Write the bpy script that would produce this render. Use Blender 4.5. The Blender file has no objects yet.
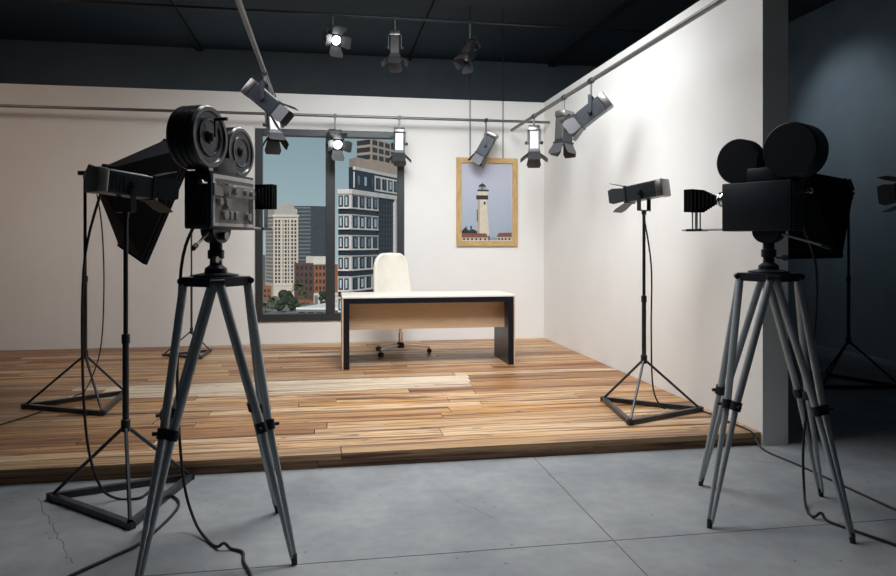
import bpy, bmesh, math, random
from mathutils import Vector, Matrix
R_ = math.radians
rng = random.Random(7)
scene = bpy.context.scene
COL = scene.collection

# ------------------------------------------------------------------ camera, sky, sun, lights, exposure
YAW = R_(9.73); CAMZ = 1.36; FPX = 700.0; HOR = 244.0
cam_d = bpy.data.cameras.new('camera'); cam = bpy.data.objects.new('camera', cam_d); COL.objects.link(cam)
cam.location = (0, 0, CAMZ); cam.rotation_euler = (R_(90), 0, -YAW)
cam_d.sensor_fit = 'HORIZONTAL'; cam_d.sensor_width = 36.0; cam_d.lens = 36.0*FPX/896.0
cam_d.shift_x = 0.0; cam_d.shift_y = (HOR-288.0)/896.0
cam_d.clip_start = 0.05; cam_d.clip_end = 2000
scene.camera = cam

w = bpy.data.worlds.new('sky'); scene.world = w; w.use_nodes = True
nt = w.node_tree; nt.nodes.clear()
tc = nt.nodes.new('ShaderNodeTexCoord'); sep = nt.nodes.new('ShaderNodeSeparateXYZ'); rp = nt.nodes.new('ShaderNodeValToRGB')
bg = nt.nodes.new('ShaderNodeBackground'); wo = nt.nodes.new('ShaderNodeOutputWorld')
nt.links.new(tc.outputs['Generated'], sep.inputs[0]); nt.links.new(sep.outputs['Z'], rp.inputs[0])
nt.links.new(rp.outputs[0], bg.inputs[0]); nt.links.new(bg.outputs[0], wo.inputs[0])
e = rp.color_ramp.elements
e[0].position = 0.0; e[0].color = (0.47, 0.60, 0.63, 1)
e[1].position = 1.0; e[1].color = (0.10, 0.18, 0.24, 1)
m = rp.color_ramp.elements.new(0.20); m.color = (0.26, 0.37, 0.41, 1)
bg.inputs['Strength'].default_value = 0.77

def light(name, kind, loc, energy, color=(1, 1, 1), target=None, size=1.0, size_y=None, spot=None, blend=0.5, spread=None):
    d = bpy.data.lights.new(name, kind); d.energy = energy; d.color = color
    if kind == 'AREA':
        d.size = size
        if size_y: d.shape = 'RECTANGLE'; d.size_y = size_y
        if spread: d.spread = R_(spread)
    elif kind == 'SPOT':
        d.spot_size = R_(spot or 50); d.spot_blend = blend; d.shadow_soft_size = size
    elif kind == 'SUN':
        d.angle = size
    o = bpy.data.objects.new(name, d); COL.objects.link(o); o.location = loc
    if target is not None:
        o.rotation_euler = (Vector(target)-Vector(loc)).to_track_quat('-Z', 'Y').to_euler()
    return o
light('sun', 'SUN', (0, -40, 60), 3.0, (1.0, 0.93, 0.84), target=(3, 10, 27), size=R_(0.6))
light('stage_light', 'AREA', (0.55, 6.0, 4.0), 73, (0.94, 0.975, 1.0), target=(0.8, 6.4, 0), size=2.2, size_y=2.0)
light('stage_key_light', 'AREA', (1.0, 4.95, 3.95), 58, (0.94, 0.975, 1.0), target=(1.5, 8.2, 0.2), size=1.8, size_y=1.2, spread=115)
light('added_cross_fill', 'AREA', (-1.4, 4.9, 4.1), 20, (0.94, 0.975, 1.0), target=(2.9, 7.0, 0.6), size=2.8, size_y=1.6, spread=110)  # unseen source, added to light the side wall more evenly
light('added_front_fill', 'AREA', (0.6, 4.1, 4.1), 20, (1.0, 0.99, 0.97), target=(0.6, 3.6, 0), size=1.2, size_y=0.8, spread=80)  # added fill with no fixture, brightens the concrete before the stage
light('added_warm_fill', 'AREA', (-4.6, 5.6, 3.7), 9, (1.0, 0.74, 0.58), target=(-3.3, 9.1, 1.4), size=0.8, size_y=0.8, spread=110)  # no lamp stands here; added to warm the dim end of the back wall
light('added_cool_fill', 'AREA', (0.2, 1.8, 4.4), 2.8, (0.60, 0.80, 1.0), target=(0.2, 2.4, 0), size=3.0, size_y=2.0, spread=120)  # weak bluish fill from an unseen source, added to cool the foreground shadows
vs = scene.view_settings
vs.view_transform = 'Standard'; vs.look = 'None'; vs.gamma = 1.0; vs.use_curve_mapping = False; vs.exposure = 0.14
scene.display_settings.display_device = 'sRGB'

cs, sn = math.cos(YAW), math.sin(YAW)
RIGHT = Vector((cs, -sn, 0)); FWD = Vector((sn, cs, 0)); UP = Vector((0, 0, 1))
def at(u, v, d):            # world point for a measurement in the photograph at distance d along the view axis
    return FWD*d + RIGHT*((u-448)/FPX*d) + UP*(CAMZ + (HOR-v)/FPX*d)
def camdir(lat, dep, z): return (RIGHT*lat + FWD*dep + UP*z).normalized()

# ------------------------------------------------------------------ materials
MATS = {}
def newmat(name):
    m = bpy.data.materials.new(name); m.use_nodes = True
    return m, m.node_tree, m.node_tree.nodes['Principled BSDF']
def mat(name, color, rough=0.5, metal=0.0, var=0.0, scale=8.0, bump=0.0, stretch=None, emit=None, estr=0.0, spec=0.5):
    if name in MATS: return MATS[name]
    m, t, b = newmat(name)
    b.inputs['Base Color'].default_value = (*color, 1); b.inputs['Roughness'].default_value = rough
    b.inputs['Metallic'].default_value = metal; b.inputs['Specular IOR Level'].default_value = spec
    if emit: b.inputs['Emission Color'].default_value = (*emit, 1); b.inputs['Emission Strength'].default_value = estr
    if var or bump:
        tc = t.nodes.new('ShaderNodeTexCoord'); n = t.nodes.new('ShaderNodeTexNoise')
        n.inputs['Scale'].default_value = scale; n.inputs['Detail'].default_value = 6
        src = tc.outputs['Object']
        if stretch:
            mp = t.nodes.new('ShaderNodeMapping'); mp.inputs['Scale'].default_value = stretch
            t.links.new(src, mp.inputs[0]); src = mp.outputs[0]
        t.links.new(src, n.inputs['Vector'])
        if var:
            r = t.nodes.new('ShaderNodeValToRGB')
            r.color_ramp.elements[0].position = 0.3; r.color_ramp.elements[1].position = 0.7
            r.color_ramp.elements[0].color = (*[c*(1-var) for c in color], 1)
            r.color_ramp.elements[1].color = (*[min(1, c*(1+var)) for c in color], 1)
            t.links.new(n.outputs['Fac'], r.inputs[0]); t.links.new(r.outputs[0], b.inputs['Base Color'])
        if bump:
            bp = t.nodes.new('ShaderNodeBump'); bp.inputs['Strength'].default_value = bump; bp.inputs['Distance'].default_value = 0.01
            t.links.new(n.outputs['Fac'], bp.inputs['Height']); t.links.new(bp.outputs[0], b.inputs['Normal'])
    MATS[name] = m; return m

mat('wall_paint', (0.86, 0.845, 0.82), 0.75, var=0.015, scale=3, bump=0.02)
mat('hall_wall', (0.17, 0.215, 0.25), 0.8, var=0.08, scale=2.5, bump=0.03)
mat('hall_ceiling', (0.05, 0.058, 0.07), 0.8, var=0.06, scale=2)
mat('grout', (0.22, 0.21, 0.20), 0.9, var=0.2, scale=6)
mat('crack', (0.14, 0.14, 0.145), 0.9, var=0.3, scale=30)
mat('beam_black', (0.012, 0.013, 0.016), 0.6, var=0.1, scale=20)
mat('black_metal', (0.012, 0.013, 0.018), 0.42, 0.0, var=0.15, scale=30)
mat('navy_metal', (0.018, 0.021, 0.030), 0.38, 0.2, var=0.12, scale=30)
mat('reel_black', (0.012, 0.013, 0.017), 0.28, 0.0, var=0.15, scale=30, spec=0.7)
mat('dark_metal', (0.05, 0.055, 0.065), 0.35, 0.6, var=0.1, scale=40)
mat('grey_metal', (0.25, 0.24, 0.235), 0.30, 0.85, var=0.06, scale=25)
mat('steel', (0.44, 0.475, 0.50), 0.36, 0.45, var=0.08, scale=15, stretch=(20, 20, 1))
mat('door_metal', (0.085, 0.085, 0.09), 0.42, 0.5, var=0.1, scale=30)
mat('rail_steel', (0.20, 0.20, 0.20), 0.38, 0.75, var=0.08, scale=10)
mat('chrome', (0.80, 0.79, 0.77), 0.12, 1.0, var=0.03, scale=20)
mat('panel_grey', (0.40, 0.375, 0.355), 0.5, 0.0, var=0.06, scale=30)
mat('panel_white', (0.88, 0.87, 0.85), 0.45, 0.0, var=0.03, scale=30)
mat('glass_dark', (0.01, 0.012, 0.018), 0.08, 0.0, var=0.1, scale=10)
mat('black_fabric', (0.006, 0.006, 0.008), 0.9, var=0.2, scale=60, bump=0.1, spec=0.2)
mat('diffuser', (0.05, 0.053, 0.06), 0.8, var=0.05, scale=30)
mat('rubber', (0.010, 0.010, 0.012), 0.5, var=0.1, scale=40)
mat('lamp_glow', (0.9, 0.95, 1.0), 0.2, var=0.02, scale=5, emit=(0.92, 0.97, 1.0), estr=14)
mat('lens_glass', (0.35, 0.36, 0.38), 0.1, 0.3, var=0.05, scale=20)
mat('window_frame', (0.05, 0.052, 0.055), 0.4, 0.3, var=0.08, scale=12)
mat('desk_cream', (0.80, 0.75, 0.66), 0.4, var=0.02, scale=6, stretch=(1, 12, 1))
mat('desk_maple', (0.64, 0.45, 0.29), 0.45, var=0.08, scale=5, stretch=(1, 10, 14))
mat('desk_black', (0.008, 0.010, 0.016), 0.3, var=0.1, scale=20, spec=0.25)
mat('chair_cream', (0.80, 0.76, 0.66), 0.5, var=0.03, scale=12, bump=0.03)
mat('oak_frame', (0.56, 0.36, 0.15), 0.5, var=0.18, scale=7, stretch=(6, 6, 1.2))
mat('oak_frame_h', (0.56, 0.36, 0.15), 0.5, var=0.18, scale=7, stretch=(1.2, 6, 6))
mat('white_board', (0.80, 0.80, 0.80), 0.7, var=0.02, scale=10)

def glass_pane():
    m, t, b = newmat('clear_glass'); t.nodes.remove(b)
    tr = t.nodes.new('ShaderNodeBsdfTransparent'); gl = t.nodes.new('ShaderNodeBsdfGlossy'); mx = t.nodes.new('ShaderNodeMixShader')
    fr = t.nodes.new('ShaderNodeFresnel'); fr.inputs['IOR'].default_value = 1.12
    tr.inputs[0].default_value = (0.93, 0.95, 0.96, 1); gl.inputs['Roughness'].default_value = 0.03
    t.links.new(fr.outputs[0], mx.inputs[0]); t.links.new(tr.outputs[0], mx.inputs[1]); t.links.new(gl.outputs[0], mx.inputs[2])
    t.links.new(mx.outputs[0], t.nodes['Material Output'].inputs[0]); MATS['clear_glass'] = m
glass_pane()

def wood_plank():
    m, t, b = newmat('plank_wood'); L = t.links
    tc = t.nodes.new('ShaderNodeTexCoord'); oi = t.nodes.new('ShaderNodeObjectInfo')
    ml = t.nodes.new('ShaderNodeMath'); ml.operation = 'MULTIPLY'; ml.inputs[1].default_value = 173.0
    L.new(oi.outputs['Random'], ml.inputs[0])
    cb = t.nodes.new('ShaderNodeCombineXYZ'); L.new(ml.outputs[0], cb.inputs[0]); L.new(ml.outputs[0], cb.inputs[1])
    ad = t.nodes.new('ShaderNodeVectorMath'); ad.operation = 'ADD'; L.new(tc.outputs['Object'], ad.inputs[0]); L.new(cb.outputs[0], ad.inputs[1])
    def noise(sc, detail, rough, dist):
        mp = t.nodes.new('ShaderNodeMapping'); mp.inputs['Scale'].default_value = sc
        n = t.nodes.new('ShaderNodeTexNoise'); n.inputs['Scale'].default_value = 1; n.inputs['Detail'].default_value = detail
        n.inputs['Roughness'].default_value = rough; n.inputs['Distortion'].default_value = dist
        L.new(ad.outputs[0], mp.inputs[0]); L.new(mp.outputs[0], n.inputs['Vector']); return n.outputs['Fac']
    broad = noise((0.45, 13, 13), 5, 0.6, 0.9); fine = noise((2.0, 75, 75), 6, 0.7, 0.4); knot = noise((4.5, 18, 10), 2, 0.4, 0.2); line = noise((0.8, 34, 34), 3, 0.5, 0.3)
    def ramp(src, stops):
        r = t.nodes.new('ShaderNodeValToRGB'); els = r.color_ramp.elements
        els[0].position, els[0].color = stops[0][0], (*stops[0][1], 1); els[1].position, els[1].color = stops[-1][0], (*stops[-1][1], 1)
        for p, c in stops[1:-1]: x = els.new(p); x.color = (*c, 1)
        L.new(src, r.inputs[0]); return r.outputs[0]
    def mix(kind, fac, a, bb):
        x = t.nodes.new('ShaderNodeMix'); x.data_type = 'RGBA'; x.blend_type = kind
        if isinstance(fac, float): x.inputs[0].default_value = fac
        else: L.new(fac, x.inputs[0])
        L.new(a, x.inputs[6]); L.new(bb, x.inputs[7]); return x.outputs[2]
    streak = ramp(broad, [(0.36, (0.13, 0.055, 0.028)), (0.415, (0.50, 0.28, 0.14)), (0.455, (0.95, 0.70, 0.45)), (0.50, (1.3, 1.2, 1.08)), (0.535, (1.0, 0.72, 0.38)), (0.575, (1.15, 1.02, 0.86)), (0.64, (0.38, 0.19, 0.09))])
    grain = ramp(fine, [(0.38, (0.45, 0.36, 0.29)), (0.50, (0.93, 0.90, 0.86)), (0.62, (1.0, 1.0, 1.0))])
    spots = ramp(knot, [(0.255, (0.05, 0.03, 0.02)), (0.275, (1, 1, 1)), (1.0, (1, 1, 1))])
    c1 = mix('MULTIPLY', oi.outputs['Alpha'] if 'Alpha' in oi.outputs else 0.8, oi.outputs['Color'], streak)
    c2 = mix('MULTIPLY', 0.75, c1, grain); c3 = mix('MULTIPLY', 0.85, c2, spots); c3 = mix('MULTIPLY', 0.8, c3, ramp(line, [(0.37, (0.25, 0.10, 0.055)), (0.415, (1, 1, 1)), (1.0, (1, 1, 1))]))
    L.new(c3, b.inputs['Base Color']); b.inputs['Roughness'].default_value = 0.42
    bp = t.nodes.new('ShaderNodeBump'); bp.inputs['Strength'].default_value = 0.25; bp.inputs['Distance'].default_value = 0.003
    L.new(fine, bp.inputs['Height']); L.new(bp.outputs[0], b.inputs['Normal']); MATS['plank_wood'] = m
wood_plank()

def concrete():
    m, t, b = newmat('concrete'); L = t.links
    ge = t.nodes.new('ShaderNodeNewGeometry')
    def noise(s, d): 
        n = t.nodes.new('ShaderNodeTexNoise'); n.inputs['Scale'].default_value = s; n.inputs['Detail'].default_value = d
        L.new(ge.outputs['Position'], n.inputs['Vector']); return n.outputs['Fac']
    r = t.nodes.new('ShaderNodeValToRGB'); L.new(noise(2.2, 14), r.inputs[0])
    r.color_ramp.elements[0].position = 0.3; r.color_ramp.elements[0].color = (0.23, 0.245, 0.26, 1)
    r.color_ramp.elements[1].position = 0.72; r.color_ramp.elements[1].color = (0.36, 0.375, 0.385, 1)
    v = t.nodes.new('ShaderNodeTexVoronoi'); v.inputs['Scale'].default_value = 9.0; v.inputs['Randomness'].default_value = 1.0; L.new(ge.outputs['Position'], v.inputs['Vector'])
    pr = t.nodes.new('ShaderNodeValToRGB'); L.new(v.outputs['Distance'], pr.inputs[0])
    pr.color_ramp.elements[0].position = 0.03; pr.color_ramp.elements[0].color = (0.25, 0.25, 0.26, 1)
    pr.color_ramp.elements[1].position = 0.075; pr.color_ramp.elements[1].color = (1, 1, 1, 1)
    x = t.nodes.new('ShaderNodeMix'); x.data_type = 'RGBA'; x.blend_type = 'MULTIPLY'; x.inputs[0].default_value = 0.9
    L.new(r.outputs[0], x.inputs[6]); L.new(pr.outputs[0], x.inputs[7])
    mo = t.nodes.new('ShaderNodeValToRGB'); L.new(noise(13, 9), mo.inputs[0])
    mo.color_ramp.elements[0].position = .36; mo.color_ramp.elements[0].color = (.72, .72, .73, 1); mo.color_ramp.elements[1].position = .6; mo.color_ramp.elements[1].color = (1.04, 1.04, 1.04, 1)
    x2 = t.nodes.new('ShaderNodeMix'); x2.data_type = 'RGBA'; x2.blend_type = 'MULTIPLY'; x2.inputs[0].default_value = 0.28
    L.new(x.outputs[2], x2.inputs[6]); L.new(mo.outputs[0], x2.inputs[7]); L.new(x2.outputs[2], b.inputs['Base Color'])
    b.inputs['Roughness'].default_value = 0.6
    bp = t.nodes.new('ShaderNodeBump'); bp.inputs['Strength'].default_value = 0.12; bp.inputs['Distance'].default_value = 0.01
    L.new(noise(22, 8), bp.inputs['Height']); L.new(bp.outputs[0], b.inputs['Normal']); MATS['concrete'] = m
concrete()

# ------------------------------------------------------------------ mesh helpers
class MB:
    def __init__(s): s.bm = bmesh.new(); s.mi = 0
    def _faces(s, fs):
        for f in fs: f.material_index = s.mi
    def box(s, x0, x1, y0, y1, z0, z1, M=None, bev=0.0, seg=2):
        r = bmesh.ops.create_cube(s.bm, size=1.0); vs = r['verts']
        for v in vs: v.co = Vector(((x0+x1)/2+v.co.x*(x1-x0), (y0+y1)/2+v.co.y*(y1-y0), (z0+z1)/2+v.co.z*(z1-z0)))
        fs = {f for v in vs for f in v.link_faces}; s._faces(fs)
        if bev:
            es = list({e for v in vs for e in v.link_edges})
            q = bmesh.ops.bevel(s.bm, geom=es, offset=bev, segments=seg, affect='EDGES', profile=0.5)
            s._faces(q['faces']); vs = list(set(q['verts']) | {v for v in vs if v.is_valid})
        if M is not None:
            for v in vs: v.co = M @ v.co
        return s
    def cyl(s, a, b, r1, r2=None, n=12, cap=True):
        a = Vector(a); b = Vector(b); r2 = r1 if r2 is None else r2
        d = (b-a); L = d.length
        q = d.to_track_quat('Z', 'Y').to_matrix()
        ra, rb = [], []
        for i in range(n):
            t = 2*math.pi*i/n; c = q @ Vector((math.cos(t), math.sin(t), 0))
            ra.append(s.bm.verts.new(a+c*r1)); rb.append(s.bm.verts.new(b+c*r2))
        fs = [s.bm.faces.new((ra[i], ra[(i+1) % n], rb[(i+1) % n], rb[i])) for i in range(n)]
        if cap: fs += [s.bm.faces.new(ra[::-1]), s.bm.faces.new(rb)]
        s._faces(fs); return s
    def bar(s, a, b, w, h, up=(0, 0, 1)):        # rectangular bar between two points
        a = Vector(a); b = Vector(b); d = (b-a).normalized(); u = Vector(up)
        x = d.cross(u).normalized(); z = x.cross(d)
        vs = [s.bm.verts.new(p+x*(i*w/2)+z*(j*h/2)) for p in (a, b) for i, j in ((-1, -1), (1, -1), (1, 1), (-1, 1))]
        fs = [s.bm.faces.new([vs[k] for k in q]) for q in ((3, 2, 1, 0), (4, 5, 6, 7), (0, 1, 5, 4), (1, 2, 6, 5), (2, 3, 7, 6), (3, 0, 4, 7))]
        s._faces(fs); return s
    def lathe(s, prof, n=32, axis='Z', M=None):   # profile of (radius, height)
        rings = []
        for r, h in prof:
            ring = []
            for i in range(n):
                t = 2*math.pi*i/n; c, k = r*math.cos(t), r*math.sin(t)
                co = Vector((c, k, h)) if axis == 'Z' else (Vector((c, h, -k)) if axis == 'Y' else Vector((h, c, k)))
                ring.append(s.bm.verts.new(M @ co if M is not None else co))
            rings.append(ring)
        fs = []
        for a, b in zip(rings, rings[1:]):
            for i in range(n): fs.append(s.bm.faces.new((a[i], a[(i+1) % n], b[(i+1) % n], b[i])))
        fs.append(s.bm.faces.new(rings[0][::-1])); fs.append(s.bm.faces.new(rings[-1]))
        s._faces(fs); return s
    def prism(s, pts, off):                       # polygon extruded along a vector
        off = Vector(off); a = [s.bm.verts.new(Vector(p)) for p in pts]; b = [s.bm.verts.new(Vector(p)+off) for p in pts]
        n = len(a)
        fs = [s.bm.faces.new(a[::-1]), s.bm.faces.new(b)] + [s.bm.faces.new((a[i], a[(i+1) % n], b[(i+1) % n], b[i])) for i in range(n)]
        s._faces(fs); return s
    def poly(s, pts):
        s._faces([s.bm.faces.new([s.bm.verts.new(Vector(p)) for p in pts])]); return s
    def tube(s, pts, r, n=8, sub=6):
        P = [Vector(p) for p in pts]; C = []
        for i in range(len(P)-1):
            p0 = P[max(i-1, 0)]; p1 = P[i]; p2 = P[i+1]; p3 = P[min(i+2, len(P)-1)]
            for k in range(sub):
                t = k/sub
                C.append(0.5*((2*p1)+(p2-p0)*t+(2*p0-5*p1+4*p2-p3)*t*t+(3*p1-p0-3*p2+p3)*t**3))
        C.append(P[-1]); prev = None; fs = []; first = None
        for i, c in enumerate(C):
            d = (C[min(i+1, len(C)-1)]-C[max(i-1, 0)]).normalized(); q = d.to_track_quat('Z', 'Y').to_matrix()
            if prev is None: X = q @ Vector((1, 0, 0))
            else: X = (X-d*X.dot(d)).normalized()
            Y = d.cross(X)
            ring = [s.bm.verts.new(c+X*(r*math.cos(2*math.pi*j/n))+Y*(r*math.sin(2*math.pi*j/n))) for j in range(n)]
            if prev: fs += [s.bm.faces.new((prev[j], prev[(j+1) % n], ring[(j+1) % n], ring[j])) for j in range(n)]
            else: first = ring
            prev = ring
        fs += [s.bm.faces.new(first[::-1]), s.bm.faces.new(prev)]
        s._faces(fs); return s
    def mesh(s, name, mats, smooth=True, ang=35):
        me = bpy.data.meshes.new(name)
        bmesh.ops.recalc_face_normals(s.bm, faces=s.bm.faces[:]); s.bm.to_mesh(me); s.bm.free()
        for k in ([mats] if isinstance(mats, str) else mats): me.materials.append(MATS[k])
        if smooth:
            me.shade_smooth(); me.set_sharp_from_angle(angle=R_(ang))
        return me
    def build(s, name, mats, parent=None, smooth=True, ang=35, loc=None, rot=None):
        return obj(name, s.mesh(name, mats, smooth, ang), parent, loc, rot)
def obj(name, me, parent=None, loc=None, rot=None):
    o = bpy.data.objects.new(name, me); COL.objects.link(o)
    if parent: o.parent = parent
    if loc is not None: o.location = loc
    if rot is not None: o.rotation_euler = rot
    return o
def tag(o, label, cat, group=None, kind=None):
    o['label'] = label; o['category'] = cat
    if group: o['group'] = group
    if kind: o['kind'] = kind
    return o
def thing(name, label, cat, loc=(0, 0, 0), rz=0.0, group=None):
    o = bpy.data.objects.new(name, None); COL.objects.link(o); o.location = loc; o.rotation_euler = (0, 0, rz)
    o.empty_display_size = 0.1
    return tag(o, label, cat, group)
def struct(o, label=None, cat=None):
    o['kind'] = 'structure'
    if label: o['label'] = label
    if cat: o['category'] = cat
    return o
def grp(name, loc=(0, 0, 0)):
    o = bpy.data.objects.new(name, None); COL.objects.link(o); o.location = loc; return o

# ------------------------------------------------------------------ the hall and the set walls
XL, XR, YF, YB, ZC = -7.0, 6.5, -4.0, 11.85, 4.53
BX, RX, SY, ZS, WT = 9.15, 2.89, 4.305, 0.088, 3.28       # set back wall y, set right wall x, stage front y, stage top z, set wall top z
fl = struct(MB().box(XL, XR, YF, YB, -0.25, -0.004).build('floor', 'grout', smooth=False), 'grey concrete slab floor of the studio hall', 'floor')
xj = [XL, -4.21, 1.29, 4.04, XR]; yj = [YF, -2.46, 0.29, 3.036, 5.786, 8.536, YB]
g = 0.003
for i in range(len(xj)-1):
    for j in range(len(yj)-1):
        MB().box(xj[i]+g, xj[i+1]-g, yj[j]+g, yj[j+1]-g, -0.05, 0.0).build('slab', 'concrete', fl, smooth=False)
def ribbon(pts, wd):
    b = MB(); q = random.Random(3); P = [Vector(p) for p in pts]; line = []
    for a, c in zip(P, P[1:]):
        for k in range(6): line.append(a.lerp(c, k/6)+Vector((q.uniform(-.012, .012), q.uniform(-.012, .012), 0)))
    for a, c in zip(line, line[1:]):
        d = (c-a).normalized(); n = Vector((-d.y, d.x, 0))*wd*q.uniform(.5, 1.2)
        b.poly([a-n, c-n, c+n, a+n])
    return b.build('crack_line', 'crack', fl, smooth=False)
ribbon([(-1.52, 4.06, .0006), (-1.36, 3.73, .0006), (-1.23, 3.50, .0006), (-1.13, 3.30, .0006), (-1.05, 3.18, .0006)], .0022)
ribbon([(.63, 3.75, .0006), (.75, 3.49, .0006), (.84, 3.32, .0006)], .0016)
struct(MB().box(XL-.2, XR+.2, YF-.2, YB+.2, ZC, ZC+0.2).build('ceiling', 'hall_ceiling', smooth=False), 'dark ceiling of the studio hall', 'ceiling')
ox0, ox1, oz1 = -2.3, 2.4, 3.7
b = MB(); b.box(XL-.2, ox0, YB, YB+.2, -.25, ZC); b.box(ox1, XR+.2, YB, YB+.2, -.25, ZC); b.box(ox0, ox1, YB, YB+.2, oz1, ZC)
struct(b.build('wall_hall_back', 'hall_wall', smooth=False), 'dark blue grey hall wall behind the set', 'wall')
struct(MB().box(XR, XR+.2, YF, YB, -.25, ZC).build('wall_hall_right', 'hall_wall', smooth=False), 'dark hall wall with a soft pool of light', 'wall')
struct(MB().box(XL-.2, XL, YF, YB, -.25, ZC).build('wall_hall_left', 'hall_wall', smooth=False), 'dark hall side wall beyond the stage', 'wall')
struct(MB().box(XL-.2, XR+.2, YF-.2, YF, -.25, ZC).build('wall_hall_front', 'hall_wall', smooth=False), 'dark hall wall behind the viewer', 'wall')
for k, (bx, wd) in enumerate(((-2.05, .10), (3.87, .10), (1.37, .035))):
    struct(MB().box(bx-wd/2, bx+wd/2, YF, YB, ZC-.05, ZC).build('trim_%d' % (k+1), 'beam_black', smooth=False), 'black batten running along the dark ceiling', 'beam')
# back wall of the set with its window opening
wx0, wx1, wz0, wz1 = -0.905, 0.985, 0.375, 2.825
b = MB()
b.box(-6.0, wx0, BX, BX+.18, 0, WT); b.box(wx1, RX+.19, BX, BX+.18, 0, WT)
b.box(wx0, wx1, BX, BX+.18, 0, wz0); b.box(wx0, wx1, BX, BX+.18, wz1, WT)
struct(b.build('wall_back', 'wall_paint', smooth=False), 'white painted back wall of the set', 'wall')
struct(MB().box(RX, RX+.19, SY-.01, BX, 0, WT).build('wall_right', 'wall_paint', smooth=False), 'white painted side wall of the set', 'wall')
win = grp('window_1', (0.04, BX+.05, wz0)); struct(win, 'large dark framed window with a city view', 'window')
def wbar(x0, x1, z0, z1, nm='frame_bar', y0=-.075, y1=.05):
    return MB().box(x0-.04, x1-.04, y0, y1, z0-wz0, z1-wz0, bev=.004, seg=1).build(nm, 'window_frame', win)
wbar(wx0, wx0+.085, wz0, wz1); wbar(wx1-.085, wx1, wz0, wz1); wbar(wx0+.085, wx1-.085, wz1-.085, wz1); wbar(wx0+.085, wx1-.085, wz0, wz0+.09)
wbar(-.03, .09, wz0+.09, wz1-.085, 'mullion')
for x0, x1 in ((wx0+.085, -.03), (.09, wx1-.085)):
    MB().box(x0-.04, x1-.04, .0, .006, .09, wz1-.085-wz0).build('pane', 'clear_glass', win, smooth=False)

# ------------------------------------------------------------------ stage of planks
st = thing('stage_platform', 'low stage floored with streaky reclaimed wood planks', 'stage', (0, SY, 0))
SX0 = -5.4
MB().box(SX0, RX-.002, 0.03, BX-SY-.002, 0, ZS-.037).build('subframe', 'beam_black', st, smooth=False)
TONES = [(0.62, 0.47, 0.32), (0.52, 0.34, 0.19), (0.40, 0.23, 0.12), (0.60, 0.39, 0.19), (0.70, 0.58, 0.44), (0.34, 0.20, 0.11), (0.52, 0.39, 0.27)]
def plank(x0, x1, y0, y1, tone, alpha, skew=0.0):
    gp = 0.0025; hw = (x1-x0)/2-gp; hd = (y1-y0)/2-gp
    b = MB(); pts = [(-hw, -hd, 0), (hw, -hd, 0), (hw, hd, 0), (-hw, hd, 0)]
    b.prism(pts, (0, 0, .036)); o = b.build('plank', 'plank_wood', st, smooth=False)
    o.location = ((x0+x1)/2, (y0+y1)/2-SY, ZS-.036+rng.uniform(-.0012, 0.0)); o.color = (*tone, alpha)
    return o
y = SY; row = 0
while y < BX-.03:
    wd = 0.16 if row == 0 else rng.choice([.12, .14, .155, .17, .19, .21])
    y1 = min(y+wd, BX-.003)
    if BX-.003-y1 < .07: y1 = BX-.003
    if row == 0: cuts = [SX0, -3.2, 0.08, RX-.003]
    elif row == 1: cuts = [SX0, -2.6, -0.31, RX-.003]
    else:
        cuts = [SX0]; x = SX0+rng.uniform(.4, 2.2)
        while x < RX-.5: cuts.append(x); x += rng.uniform(1.1, 3.0)
        cuts.append(RX-.003)
    ym = (y+y1)/2
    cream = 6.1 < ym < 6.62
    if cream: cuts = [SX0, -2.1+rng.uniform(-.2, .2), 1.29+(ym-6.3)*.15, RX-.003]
    for k in range(len(cuts)-1):
        tone = rng.choice(TONES); al = rng.uniform(.75, 1.0)
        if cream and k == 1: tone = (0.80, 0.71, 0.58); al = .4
        if row == 0: tone = (0.50, 0.35, 0.21); al = .6
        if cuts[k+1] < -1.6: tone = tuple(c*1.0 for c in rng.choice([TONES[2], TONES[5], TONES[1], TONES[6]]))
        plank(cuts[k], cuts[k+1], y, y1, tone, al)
    y = y1; row += 1
for x0, x1 in ((SX0, -2.4), (-2.4, -.06), (-.06, 1.7), (1.7, RX-.003)):
    o = MB().box(-(x1-x0)/2+.002, (x1-x0)/2-.002, 0, .02, -.025, .024).build('fascia_board', 'plank_wood', st, smooth=False)
    o.location = ((x0+x1)/2, .008, .0262); o.color = (0.30, 0.19, 0.12, .9)

# ------------------------------------------------------------------ desk and chair
DX0, DX1, DY0, DY1, DH = 0.14, 1.945, 7.155, 7.79, 0.74
dk = thing('office_desk', 'wide cream desk with black edged legs on the stage', 'desk', ((DX0+DX1)/2, (DY0+DY1)/2, ZS))
hw, hd = (DX1-DX0)/2, (DY1-DY0)/2
MB().box(-hw, hw, -hd, hd, DH-.022, DH, bev=.003, seg=1).build('desktop', 'desk_cream', dk)
MB().box(-hw+.074, hw-.074, -hd, hd, DH-.075, DH-.0225).build('top_frame', 'desk_black', dk, smooth=False)
for s in (-1, 1):
    x0, x1 = sorted((s*(hw-.014), s*(hw-.074)))
    lg = MB().box(x0, x1, -hd, hd, 0, DH-.0225, bev=.002, seg=1).build('leg', 'desk_black', dk)
    x0, x1 = sorted((s*(hw-.0138), s*hw))
    MB().box(x0, x1, -hd, hd, 0, DH-.0225).build('side_veneer', 'desk_maple', lg, smooth=False)
MB().box(-hw+.075, hw-.075, -hd+.16, -hd+.178, DH-.36, DH-.0755).build('modesty_panel', 'desk_maple', dk, smooth=False)
for gx in (.753, 1.29):
    MB().lathe([(.03, 0), (.034, 0), (.034, .003), (.026, .005), (.0, .005)], 20).build('cable_grommet', 'panel_white', dk, loc=(gx-(DX0+DX1)/2, 7.40-(DY0+DY1)/2, DH))

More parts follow.
